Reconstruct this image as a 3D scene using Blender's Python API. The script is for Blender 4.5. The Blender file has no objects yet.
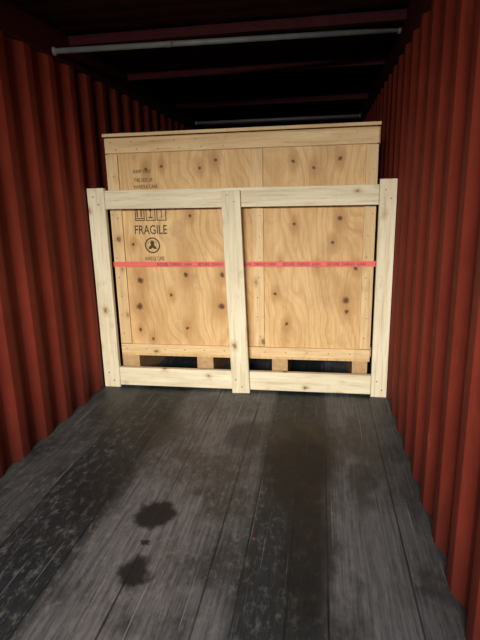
import bpy, bmesh, math, random
from mathutils import Matrix, Vector
random.seed(4)
S=bpy.context.scene
S.view_settings.view_transform='Standard'
S.view_settings.look='None'
W=2.34; H=2.69; Y0=-2.0; Y1=9.6; D=3.70

# ---------------------------------------------------------------- node helpers
class NT:
    def __init__(s,name):
        s.m=bpy.data.materials.new(name); s.m.use_nodes=True
        s.t=s.m.node_tree; s.b=s.t.nodes['Principled BSDF']
    def n(s,typ,**kw):
        x=s.t.nodes.new(typ)
        for k,v in kw.items(): setattr(x,k,v)
        return x
    def put(s,sock,v):
        if hasattr(v,'is_linked') or hasattr(v,'links'): s.t.links.new(v,sock)
        else: sock.default_value=v
    def math(s,op,a,b=0.0,c=None,clamp=False):
        x=s.n('ShaderNodeMath',operation=op,use_clamp=clamp)
        s.put(x.inputs[0],a); s.put(x.inputs[1],b)
        if c is not None: s.put(x.inputs[2],c)
        return x.outputs[0]
    def pos(s): return s.n('ShaderNodeNewGeometry').outputs['Position']
    def mapp(s,v,scale=(1,1,1),loc=(0,0,0),rot=(0,0,0)):
        x=s.n('ShaderNodeMapping'); s.put(x.inputs[0],v)
        x.inputs['Scale'].default_value=scale; x.inputs['Location'].default_value=loc; x.inputs['Rotation'].default_value=rot
        return x.outputs[0]
    def noise(s,v,scale,detail=4,rough=.6,dist=0,out='Fac'):
        x=s.n('ShaderNodeTexNoise'); s.put(x.inputs['Vector'],v)
        x.inputs['Scale'].default_value=scale; x.inputs['Detail'].default_value=detail
        x.inputs['Roughness'].default_value=rough; x.inputs['Distortion'].default_value=dist
        return x.outputs[out]
    def mr(s,v,a,b,c=0.,d=1.,smooth=False):
        x=s.n('ShaderNodeMapRange'); 
        if smooth: x.interpolation_type='SMOOTHSTEP'
        s.put(x.inputs[0],v)
        for i,q in enumerate((a,b,c,d)): x.inputs[i+1].default_value=q
        return x.outputs[0]
    def mix(s,f,a,b,mode='MIX'):
        x=s.n('ShaderNodeMix',data_type='RGBA',blend_type=mode)
        s.put(x.inputs[0],f)
        for sock,v in ((x.inputs[6],a),(x.inputs[7],b)):
            if isinstance(v,tuple): v=(*v,1) if len(v)==3 else v
            s.put(sock,v)
        return x.outputs[2]
    def ramp(s,v,stops):
        x=s.n('ShaderNodeValToRGB'); s.put(x.inputs[0],v)
        e=x.color_ramp.elements
        while len(e)<len(stops): e.new(.5)
        for q,(p,c) in zip(e,stops): q.position=p; q.color=(*c,1)
        return x.outputs[0]
    def xyz(s,v):
        x=s.n('ShaderNodeSeparateXYZ'); s.put(x.inputs[0],v); return x.outputs
    def vadd(s,a,b,op='ADD'):
        x=s.n('ShaderNodeVectorMath',operation=op); s.put(x.inputs[0],a); s.put(x.inputs[1],b); return x.outputs[0]
    def warp(s,p,src,scale,detail,amt):
        w=s.n('ShaderNodeVectorMath',operation='SCALE'); s.put(w.inputs[0],s.vadd(s.noise(src,scale,detail,out='Color'),(.5,.5,.5),'SUBTRACT')); w.inputs['Scale'].default_value=amt
        return s.vadd(p,w.outputs[0])
    def dist(s,v,p,sc=(1,1,1)):
        x=s.vadd(v,p,'SUBTRACT'); x=s.vadd(x,sc,'MULTIPLY')
        y=s.n('ShaderNodeVectorMath',operation='LENGTH'); s.put(y.inputs[0],x); return y.outputs['Value']
    def bump(s,h,strength=.3,dist=.01):
        x=s.n('ShaderNodeBump'); x.inputs['Strength'].default_value=strength; x.inputs['Distance'].default_value=dist
        s.put(x.inputs['Height'],h); s.put(s.b.inputs['Normal'],x.outputs[0])
    def fin(s,col,rough=.6,spec=.5,metal=0.):
        if isinstance(col,tuple): col=(*col,1)
        s.put(s.b.inputs['Base Color'],col); s.put(s.b.inputs['Roughness'],rough)
        s.b.inputs['Specular IOR Level'].default_value=spec; s.b.inputs['Metallic'].default_value=metal
        return s.m

def mat_red(name,base,dark,pale=.25):
    t=NT(name); p=t.pos()
    n1=t.noise(p,1.3,5,.65); n2=t.noise(t.mapp(p,(3,3,.5)),4,6,.7)
    c=t.mix(t.mr(n1,.3,.7),dark,base)
    c=t.mix(t.mr(n2,.54,.8,0,.6),c,tuple(v*.35 for v in dark))
    sc=t.mr(t.noise(t.mapp(p,(5,5,1.6)),4,7,.78),.60,.76,0,pale)
    zz=t.xyz(p)[2]
    low=t.mr(zz,1.5,.2,.2,1.)
    c=t.mix(t.math('MULTIPLY',sc,low),c,(.25,.12,.10))
    ln=t.mr(t.noise(t.mapp(p,(20,.8,18)),3,5,.6),.68,.73,0,.3)
    c=t.mix(t.math('MULTIPLY',ln,low),c,(.28,.18,.15))
    rust=t.mr(t.noise(p,9,6,.7),.66,.74,0,.6)
    c=t.mix(rust,c,(.05,.018,.01))
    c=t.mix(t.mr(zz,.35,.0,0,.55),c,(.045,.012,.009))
    t.bump(t.noise(p,30,4),.12,.004)
    return t.fin(c,t.mr(n2,.2,.8,.6,.8),.14)
M_wall=mat_red('container_red_paint',(.215,.033,.018),(.135,.019,.011),.5)
M_ceil=mat_red('container_red_roof_shade',(.026,.0035,.005),(.016,.002,.003),.05)  # container red darkened: shade of ceiling and back wall put into the colour
M_rail=mat_red('container_red_rail_shade',(.060,.007,.010),(.038,.0045,.007),.05)  # same red darkened, dim light under the roof painted into rails and ribs

def mat_floor():
    t=NT('worn_container_floor'); p=t.pos()
    wob=t.noise(t.mapp(p,(1.5,.5,1)),2,4)
    x=t.xyz(p)[0]; 
    xw=t.math('ADD',x,t.math('MULTIPLY',t.math('SUBTRACT',wob,.5),.14))
    G=lambda v,w=0:(v*.78*(1+w),v*.79,v*.77*(1-w*.5+.10))
    f=t.math('DIVIDE',xw,2.34)
    base=t.ramp(f,[(0,G(.085)),(.13,G(.08)),(.17,G(.024,-.28)),(.30,G(.026,-.28)),(.335,G(.145,.05)),(.46,G(.18,.10)),
                   (.62,G(.14,.03)),(.645,G(.024,-.28)),(.78,G(.026,-.28)),(.80,G(.155,.02)),(.93,G(.12,0)),(1,G(.06))])
    g=t.noise(t.mapp(p,(26,.9,1)),2.2,8,.72)
    g2=t.noise(t.mapp(p,(60,4,1)),2.4,6,.75)
    blot=t.noise(t.mapp(p,(1,.7,1)),2.6,7,.65)
    c=t.mix(t.mr(g,.44,.62,0,.6),base,(.012,.012,.013))
    c=t.mix(t.mr(g2,.54,.70,0,.28),c,(.16,.162,.16))
    c=t.mix(t.mr(g2,.48,.36,0,.45),c,(.010,.010,.011))
    c=t.mix(t.mr(blot,.46,.60,0,.75),c,(.015,.018,.020))
    mask=t.mr(t.dist(p,(.85,2.1,0),(.8,.6,0)),.25,1.1,1,.3,True)
    sc=t.mr(t.noise(t.mapp(p,(4,2.0,1)),6,9,.8),.51,.64,0,.5)
    c=t.mix(t.math('MULTIPLY',sc,mask),c,(.21,.20,.185))
    s=t.mr(t.noise(t.mapp(p,(60,.6,1),rot=(0,0,.05)),1.5,3,.5),.66,.70,0,.6)
    c=t.mix(s,c,(.24,.245,.25))
    seams=None
    for sx in (.36,.70,1.02,1.36,1.50,1.70,1.86,2.20):
        d=t.math('ABSOLUTE',t.math('SUBTRACT',x,sx))
        q=t.mr(d,.002,.006,1,0)
        seams=q if seams is None else t.math('MAXIMUM',seams,q)
    sb=t.math('MULTIPLY',seams,t.mr(g,.35,.6,.35,.9))
    c=t.mix(sb,c,(.004,.004,.004))
    pw=t.warp(p,p,9,5,.14)
    st=None
    for (a,b,r,sx,sy,k) in [(1.0,2.06,.10,1.,.9,.95),(1.04,1.67,.075,1,.75,.93),(1.03,1.86,.028,1,1,.9),
                            (1.72,2.70,.23,1.05,.42,.85),(1.32,2.95,.13,1,.6,.6),(.72,2.95,.14,1,.5,.5),(1.78,1.95,.14,1.1,.3,.7),(.62,2.3,.16,1,.5,.5),(2.05,2.5,.08,1,.4,.5)]:
        d=t.dist(pw,(a,b,0),(sx,sy,0))
        q=t.mr(d,r*.7,r*1.25,k,0,True)
        st=q if st is None else t.math('MAXIMUM',st,q)
    c=t.mix(st,c,(.006,.006,.0065))
    fl=t.mr(t.dist(p,(1.52,1.95,0)),.004,.009,.8,0)
    c=t.mix(fl,c,(.35,.03,.02))
    h=t.math('SUBTRACT',t.math('ADD',g,t.math('MULTIPLY',g2,.5)),t.math('MULTIPLY',seams,2.))
    t.bump(h,.2,.005)
    r=t.mr(blot,.35,.7,.68,.42)
    return t.fin(c,r,.34)
M_floor=mat_floor()

def mat_ply():
    t=NT('plywood'); p=t.pos()
    q=t.warp(p,t.mapp(p,(1,1,.5)),2.2,2,.62)
    xx=t.xyz(q)
    ring=t.math('SINE',t.math('ADD',t.math('MULTIPLY',xx[0],82),t.math('MULTIPLY',xx[2],12)))
    ring2=t.math('SINE',t.math('ADD',t.math('MULTIPLY',xx[0],190),t.math('MULTIPLY',xx[2],25)))
    g=t.noise(t.mapp(p,(40,40,1.6)),2,6,.7)
    big=t.noise(t.mapp(p,(2.2,1,.8)),2.2,5,.65)
    c=t.mix(t.mr(big,.3,.7),(.53,.32,.13),(.74,.50,.235))
    c=t.mix(t.mr(ring,.1,1,0,.28),c,(.38,.195,.065))
    c=t.mix(t.mr(ring2,.3,1,0,.14),c,(.30,.14,.04))
    c=t.mix(t.mr(g,.5,.72,0,.5),c,(.34,.175,.065))
    c=t.mix(t.mr(t.noise(p,3.4,6,.7),.54,.72,0,.4),c,(.28,.15,.075))
    kn=None; halo=None
    K=[(.34,.90,.040),(.32,.68,.044),(.31,.48,.024),(.42,.40,.02),(.79,1.42,.020),(1.03,.95,.030),(1.02,.69,.036),(2.01,.75,.040),(2.02,.66,.028),(1.94,1.81,.022),
       (1.61,1.34,.020),(.73,.95,.028),(.45,1.78,.018),(1.01,1.83,.020),(1.60,1.80,.022),(1.9,1.2,.020),(1.15,1.35,.016),(.72,.5,.022),(1.55,.55,.02),(1.78,1.02,.018),(2.08,1.0,.02),(.88,1.78,.018),(1.5,1.05,.017),(.3,1.2,.016),(1.95,1.38,.03),(.6,.78,.018),(1.75,1.75,.018),(.58,1.8,.016),(1.1,.5,.02),(1.46,.8,.018)]
    pk=t.warp(p,p,18,3,.035)
    for (a,z,r) in K:
        d=t.dist(pk,(a,0,z),(1,0,1))
        q1=t.mr(d,r*.3,r*.95,1,0,True); q2=t.mr(t.dist(pk,(a,0,z),(1,0,.5)),r*.5,r*3.2,1,0,True)
        kn=q1 if kn is None else t.math('MAXIMUM',kn,q1)
        halo=q2 if halo is None else t.math('MAXIMUM',halo,q2)
    c=t.mix(t.math('MULTIPLY',halo,.65),c,(.38,.18,.055))
    c=t.mix(t.math('MULTIPLY',kn,.92),c,(.075,.025,.010))
    t.bump(g,.1,.003)
    return t.fin(c,.6,.3)
M_ply=mat_ply()

def mat_pine(name,c1,c2,axis,kscale=5.,seed=0.,kn_amt=.8):
    t=NT(name); p=t.pos()
    st=[26,26,26]; st[axis]=1.3
    g=t.noise(t.mapp(p,tuple(st),loc=(seed,seed*2,seed)),2,6,.68,.3)
    st2=[9,9,9]; st2[axis]=.8
    g2=t.noise(t.mapp(p,tuple(st2),loc=(seed*3,1,seed)),2,4,.6)
    c=t.mix(t.mr(g2,.3,.7),c1,c2)
    c=t.mix(t.mr(g,.5,.70,0,.6),c,tuple(v*m for v,m in zip(c1,(.66,.53,.40))))
    c=t.mix(t.mr(t.noise(p,7,6,.75),.58,.72,0,.35),c,tuple(v*.45 for v in c1))
    st3=[1.,1.,1.]; st3[axis]=.62
    v=t.n('ShaderNodeTexVoronoi'); t.put(v.inputs['Vector'],t.mapp(t.warp(p,p,20,3,.03),tuple(st3),loc=(seed,seed*1.7,seed*.6))); v.inputs['Scale'].default_value=kscale
    d=v.outputs['Distance']
    hl=t.mr(d,.05,.27,.65,0,True); k=t.mr(d,.05,.13,kn_amt,0,True)
    c=t.mix(hl,c,(.42,.25,.10)); c=t.mix(k,c,(.08,.035,.016))
    t.bump(g,.12,.003)
    return t.fin(c,.6,.3)
PA,PB=(.60,.51,.335),(.76,.68,.49)
M_brX=mat_pine('brace_pine_h',PA,PB,0,7.5,.9,.9)
M_brZ=mat_pine('brace_pine_v',PA,PB,2,6.,1.9,.6)
M_bX=mat_pine('batten_pine_h',(.58,.39,.19),(.73,.53,.285),0,7,5.1,.7)
M_bZ=mat_pine('batten_pine_v',(.58,.39,.19),(.73,.53,.285),2,6,7.1,.7)
M_bY=mat_pine('skid_pine',(.40,.24,.11),(.50,.33,.16),1,5,3.3,.4)
def flat(name,c,r=.6,metal=0.,n=.15):
    t=NT(name); p=t.pos()
    k=t.mr(t.noise(p,12,5),.3,.75,0,n)
    return t.fin(t.mix(k,c,tuple(v*.35 for v in c)),r,.4,metal)
M_ink=flat('stencil_ink',(.07,.04,.025),.8,n=.1)
M_ink2=flat('faded_ink',(.13,.08,.045),.8)
M_strap=flat('strap_salmon_red',(.75,.13,.115),.6)
M_strapink=flat('strap_print',(.18,.02,.02),.6)
M_galv=flat('galvanised_steel',(.22,.23,.225),.6,.2,.5)
M_steel=flat('nail_steel',(.12,.11,.1),.4,.8)

# ---------------------------------------------------------------- mesh helpers
def empty(name,loc=(0,0,0)):
    e=bpy.data.objects.new(name,None); e.empty_display_size=.1; e.location=loc
    S.collection.objects.link(e); return e
def mesh_obj(name,bm,mat,parent=None,smooth=False):
    me=bpy.data.meshes.new(name); bm.normal_update(); bm.to_mesh(me); bm.free()
    o=bpy.data.objects.new(name,me); S.collection.objects.link(o)
    if mat: me.materials.append(mat)
    if smooth:
        for f in me.polygons: f.use_smooth=True
    if parent: o.parent=parent; o.matrix_parent_inverse=parent.matrix_world.inverted()
    return o
def board(name,x0,x1,y0,y1,z0,z1,mat,parent=None,bev=.003,rotY=0.,cuts=0):
    bm=bmesh.new(); bmesh.ops.create_cube(bm,size=1)
    sx,sy,sz=x1-x0,y1-y0,z1-z0
    c=Vector(((x0+x1)/2,(y0+y1)/2,(z0+z1)/2))
    for v in bm.verts: v.co=Vector((v.co.x*sx,v.co.y*sy,v.co.z*sz))
    if bev: bmesh.ops.bevel(bm,geom=bm.edges[:],offset=bev,segments=2,affect='EDGES',profile=.5)
    if rotY: bmesh.ops.rotate(bm,verts=bm.verts,cent=(0,0,0),matrix=Matrix.Rotation(rotY,3,'Y'))
    for v in bm.verts: v.co+=c
    return mesh_obj(name,bm,mat,parent)
def corrugated(name,xin,sgn,y0,y1,z0,z1,mat,depth=.034,phase=0.):
    P=.278; prof=[(0,0),(.070,0),(.139,1),(.209,1)]
    bm=bmesh.new(); prev=None; pts=[]
    y=y0+phase
    while y<y1:
        for a,d in prof:
            if y0<=y+a<=y1: pts.append((y+a,d))
        y+=P
    if pts[0][0]>y0: pts.insert(0,(y0,pts[0][1]))
    if pts[-1][0]<y1: pts.append((y1,pts[-1][1]))
    for yy,d in pts:
        a=bm.verts.new((xin+sgn*d*depth,yy,z0)); b=bm.verts.new((xin+sgn*d*depth,yy,z1))
        if prev:
            f=bm.faces.new((prev[0],a,b,prev[1]) if sgn>0 else (prev[1],b,a,prev[0]))
        prev=(a,b)
    o=mesh_obj(name,bm,mat,smooth=True)
    m=o.modifiers.new('thickness','SOLIDIFY'); m.thickness=.004; m.offset=0
    b=o.modifiers.new('fold','BEVEL'); b.width=.018; b.segments=4; b.limit_method='ANGLE'; b.angle_limit=.4
    return o

# ---------------------------------------------------------------- container shell
ZW=2.50
corrugated('wall_left',-.003,-1,Y0,Y1,0,ZW+.02,M_wall,phase=.05)
corrugated('wall_right',W+.003,1,Y0,Y1,0,ZW+.02,M_wall,phase=.12)
board('floor',-.06,W+.06,Y0,Y1,-.06,0,M_floor,bev=0)
bm=bmesh.new(); prev=None; y=Y0
while y<Y1:
    for a,d in ((0,0),(.09,0),(.115,1),(.185,1)):
        yy=y+a
        if yy>Y1: continue
        p=bm.verts.new((-.06,yy,H+d*.018)); q=bm.verts.new((W+.06,yy,H+d*.018))
        if prev: bm.faces.new((prev[0],prev[1],q,p))
        prev=(p,q)
    y+=.21
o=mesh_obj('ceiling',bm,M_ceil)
m=o.modifiers.new('t','SOLIDIFY'); m.thickness=.004; m.offset=0
bm=bmesh.new(); prev=None; x=-.06; k=0
while x<W+.06:
    for a,d in ((0,0),(.07,0),(.139,1),(.209,1)):
        xx=min(x+a,W+.06)
        p=bm.verts.new((xx,Y1+d*.036,0)); q=bm.verts.new((xx,Y1+d*.036,H))
        if prev: bm.faces.new((prev[0],p,q,prev[1]))
        prev=(p,q)
    x+=.278
mesh_obj('wall_back',bm,M_ceil)
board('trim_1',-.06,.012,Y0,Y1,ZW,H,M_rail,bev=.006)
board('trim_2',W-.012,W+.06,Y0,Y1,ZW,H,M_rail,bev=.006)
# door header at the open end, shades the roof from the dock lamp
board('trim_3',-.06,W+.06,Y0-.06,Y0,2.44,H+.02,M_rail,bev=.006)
i=4
for yy in (1.3,2.5,3.67,4.78,6.35,7.9):
    bm=bmesh.new(); prof=[(-.05,H+.0),(-.03,H-.055),(.03,H-.055),(.05,H+.0)]
    L=[bm.verts.new((.0,yy+a,z)) for a,z in prof]; R=[bm.verts.new((W,yy+a,z)) for a,z in prof]
    for j in range(3): bm.faces.new((L[j],R[j],R[j+1],L[j+1]))
    bm.faces.new(L); bm.faces.new(R[::-1]); bm.faces.new((L[3],R[3],R[0],L[0]))
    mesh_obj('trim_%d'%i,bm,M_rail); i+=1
def bar(name,a,b,r):
    a=Vector(a); b=Vector(b); e=empty(name,(a+b)/2); bpy.context.view_layer.update()
    d=(b-a); L=d.length; rm=d.to_track_quat('Z','Y').to_matrix()
    def cyl(nm,t0,t1,rad):
        bm=bmesh.new(); bmesh.ops.create_cone(bm,cap_ends=True,segments=20,radius1=rad,radius2=rad,depth=t1-t0)
        for v in bm.verts: v.co=a+rm@(v.co+Vector((0,0,(t0+t1)/2)))
        mesh_obj(nm,bm,M_galv,e,True)
    cyl('tube',0,L,r); cyl('end_cap_1',0,.02,r*1.5); cyl('end_cap_2',L-.02,L,r*1.5)
    cyl('sleeve',L*.32,L*.34,r*1.12)
bar('lashing_bar',(.014,3.38,2.53),(W-.014,3.86,2.64),.018)
bar('lashing_bar.001',(.014,7.3,2.60),(W-.014,7.35,2.60),.020)

# ---------------------------------------------------------------- crate
CF=3.825
CX0,CX1=.135,2.21; CZ0,CZ1=.27,2.05; CB=CF+1.15
cr=empty('wooden_crate',(1.17,CF+.57,0)); bpy.context.view_layer.update()
board('front_panel',CX0+.01,CX1-.01,CF,CF+.015,CZ0,CZ1-.03,M_ply,cr,.001)
board('back_panel',CX0+.01,CX1-.01,CB-.015,CB,CZ0,CZ1-.03,M_ply,cr,.001)
board('side_panel_left',CX0+.012,CX0+.027,CF+.015,CB-.015,CZ0,CZ1-.03,M_ply,cr,.001)
board('side_panel_right',CX1-.027,CX1-.012,CF+.015,CB-.015,CZ0,CZ1-.03,M_ply,cr,.001)
board('lid',CX0-.012,CX1+.012,CF-.03,CB+.03,CZ1-.024,CZ1,M_bX,cr,.003)
board('crate_base',CX0,CX1,CF-.018,CB,CZ0-.015,CZ0+.02,M_ply,cr,.002)
bf=CF-.022
board('batten_top',CX0,CX1,bf,CF,1.905,CZ1-.036,M_bX,cr)
board('batten_bottom',CX0,CX1,bf,CF,CZ0+.005,CZ0+.085,M_bX,cr)
board('batten_left',CX0,CX0+.095,bf,CF,CZ0+.091,1.899,M_bZ,cr)
board('batten_right',CX1-.085,CX1,bf,CF,CZ0+.091,1.899,M_bZ,cr)
board('batten_middle',1.283,1.372,bf,CF,CZ0+.091,1.899,M_bZ,cr)
for s,(xa,xb) in (('l',(CX0-.01,CX0+.012)),('r',(CX1-.012,CX1+.01))):
    board('side_batten_top_'+s,xa,xb,CF,CB,1.905,CZ1-.03,M_bY,cr)
    board('side_batten_low_'+s,xa,xb,CF,CB,CZ0+.02,CZ0+.1,M_bY,cr)
    board('side_batten_mid_'+s,xa,xb,CF+.5,CF+.59,CZ0+.1,1.905,M_bZ,cr)
for j,(a,b) in enumerate(((.13,.285),(.795,.935),(1.43,1.56),(2.075,2.195))):
    board('skid_%d'%(j+1),a,b,CF-.012,CB-.02,0,CZ0-.015,M_bY,cr,.004)
bm=bmesh.new()
def nail(x,z,y,r=.006):
    g=bmesh.ops.create_cone(bm,cap_ends=True,segments=10,radius1=r,radius2=r*.8,depth=.004,matrix=Matrix.Translation((x,y,z))@Matrix.Rotation(math.pi/2,4,'X'))
x=CX0+.05
while x<CX1: 
    nail(x,1.985,bf-.001,.005); nail(x+.04,1.93,bf-.001,.005); nail(x,CZ0+.045,bf-.001,.005); x+=.17
for xx in (CX0+.045,CX1-.04,1.327):
    z=.45
    while z<1.88: nail(xx+random.uniform(-.02,.02),z,bf-.001,.005); z+=.16
mesh_obj('nails',bm,M_steel,cr)

def text(s,name,x0,x1,zc,h,y,mat,parent,off=.012):
    cu=bpy.data.curves.new(name,'FONT'); cu.body=s; cu.size=1; cu.extrude=0; cu.align_x='LEFT'
    cu.offset=off
    o=bpy.data.objects.new(name,cu); S.collection.objects.link(o); bpy.context.view_layer.update()
    me=bpy.data.meshes.new_from_object(o.evaluated_get(bpy.context.evaluated_depsgraph_get()))
    bpy.data.objects.remove(o)
    xs=[v.co.x for v in me.vertices]; ys=[v.co.y for v in me.vertices]
    ax,bx,ay,by=min(xs),max(xs),min(ys),max(ys)
    for v in me.vertices:
        u=(v.co.x-ax)/(bx-ax); w=(v.co.y-ay)/(by-ay)
        v.co=Vector((x0+u*(x1-x0),y,zc+(w-.5)*h))
    me.materials.clear(); me.materials.append(mat)
    ob=bpy.data.objects.new(name,me); S.collection.objects.link(ob); ob.parent=parent; ob.matrix_parent_inverse=parent.matrix_world.inverted()
    return ob
ty=CF-.0012
text('FRAGILE','stencil_fragile',.325,.595,1.315,.072,ty,M_ink,cr,.008)
text('THIS SIDE UP','stencil_line_1',.345,.50,1.70,.030,ty,M_ink2,cr,.02)
text('HANDLE CARE','stencil_line_2',.345,.54,1.650,.028,ty,M_ink2,cr,.02)
text('KEEP DRY','stencil_line_4',.345,.49,1.765,.024,ty,M_ink2,cr,.02)
text('HANDLE CARE','stencil_line_3',.395,.56,1.083,.034,ty,M_ink,cr,.01)
bm=bmesh.new()
def poly(pts): bm.faces.new([bm.verts.new((x,ty,z)) for x,z in pts])
def rect(a,b,c,d): poly([(a,c),(b,c),(b,d),(a,d)])
def frame(a,b,c,d,w=.007):
    rect(a,b,c,c+w); rect(a,b,d-w,d); rect(a,a+w,c,d); rect(b-w,b,c,d)
zb,zt=1.385,1.545
frame(.335,.415,zb,zt); frame(.425,.505,zb,zt); frame(.515,.595,zb,zt)
for cxa in (.355,.387):
    rect(cxa-.005,cxa+.005,zb+.03,zb+.10); poly([(cxa-.014,zb+.10),(cxa+.014,zb+.10),(cxa,zb+.14)])
rect(.345,.405,zb+.015,zb+.023)
poly([(.445,zb+.14),(.485,zb+.14),(.478,zb+.085),(.468,zb+.07),(.462,zb+.07),(.452,zb+.085)]); rect(.462,.468,zb+.03,zb+.07); rect(.448,.482,zb+.02,zb+.03)
poly([(.527+.056*(1-math.cos(a*math.pi/8))/2,zb+.085+.045*math.sin(a*math.pi/8)) for a in range(9)][::-1]); rect(.552,.558,zb+.02,zb+.085)
def ring(cx,cz,r0,r1,n=32,a0=0,a1=2*math.pi):
    for i in range(n):
        a=a0+(a1-a0)*i/n; b=a0+(a1-a0)*(i+1)/n
        poly([(cx+r0*math.cos(a),cz+r0*math.sin(a)),(cx+r1*math.cos(a),cz+r1*math.sin(a)),(cx+r1*math.cos(b),cz+r1*math.sin(b)),(cx+r0*math.cos(b),cz+r0*math.sin(b))])
ring(.465,1.190,.053,.064); ring(.465,1.207,.0,.018,16); ring(.465,1.160,.010,.034,16,0,math.pi); ring(.465,1.190,.036,.040,24,.3,2.8)
mesh_obj('stencil_pictograms',bm,M_ink,cr)

st=empty('ratchet_strap',(1.17,CF,1.04)); bpy.context.view_layer.update()
sy=bf-.0035
zs0,zs1=1.018,1.060
board('strap_front',CX0-.014,CX1+.014,sy,bf-.0005,zs0,zs1,M_strap,st,.0008)
board('strap_side_left',CX0-.014,CX0-.0105,sy,CB+.005,zs0,zs1,M_strap,st,.0008)
board('strap_side_right',CX1+.0105,CX1+.014,sy,CB+.005,zs0,zs1,M_strap,st,.0008)
x=.50
for j in range(5):
    text('SECURE  CARGO  LASH',"strap_print_%d"%j,x,x+.29,1.039,.022,sy-.0008,M_strapink,st,.015); x+=.34

# ---------------------------------------------------------------- timber brace frame
br=empty('timber_brace_frame',(1.17,D,0)); bpy.context.view_layer.update()
T=.042
board('post_left',.002,.142,D,D+T,0,1.645,M_brZ,br,.004)
board('post_right',W-.122,W-.002,D,D+T,0,1.655,M_brZ,br,.004)
board('rail_top',.144,W-.124,D,D+T,1.48,1.622,M_brX,br,.004,rotY=.003)
board('rail_bottom',.144,W-.124,D,D+T,.022,.178,M_brX,br,.004)
board('post_middle',1.096,1.240,D-T,D-.001,.004,1.60,M_brZ,br,.004,rotY=-.029)
bm=bmesh.new()
for (x,z) in ((.05,1.58),(.09,1.52),(.05,.13),(.09,.06),(2.26,1.58),(2.30,1.52),(2.26,.13),(2.3,.06)): nail(x,z,D-.001)
for (x,z) in ((1.12,1.57),(1.17,1.52),(1.15,.12),(1.20,.06)): nail(x,z,D-T-.001)
mesh_obj('brace_nails',bm,M_steel,br)

# ---------------------------------------------------------------- light
def area(name,loc,tgt,sx,sy,e,col,spread=math.pi):
    l=bpy.data.lights.new(name,'AREA'); l.shape='RECTANGLE'; l.size=sx; l.size_y=sy; l.energy=e; l.color=col; l.spread=spread
    o=bpy.data.objects.new(name,l); S.collection.objects.link(o); o.location=loc
    o.rotation_euler=(Vector(tgt)-Vector(loc)).to_track_quat('-Z','Y').to_euler(); return o
# dock lamp outside the door: the header partly cuts its light off the roof
area('dock_light',(1.25,-3.6,2.58),(1.17,3.6,.70),1.8,.8,182,(1,.965,.90),math.radians(88))
w=bpy.data.worlds.new('world'); S.world=w; w.use_nodes=True
w.node_tree.nodes['Background'].inputs[0].default_value=(.55,.65,.8,1); w.node_tree.nodes['Background'].inputs[1].default_value=.13

# ---------------------------------------------------------------- camera
cam=bpy.data.cameras.new('camera'); co=bpy.data.objects.new('camera',cam); S.collection.objects.link(co)
R=(Matrix.Rotation(.1642,3,'Z')@Matrix.Rotation(math.pi/2-.2459,3,'X')@Matrix.Rotation(-.0236,3,'Z'))
co.matrix_world=Matrix.Translation((1.803,0,1.5504))@R.to_4x4()
cam.sensor_width=36; cam.lens=488.4/640*36; cam.clip_start=.02
S.camera=co
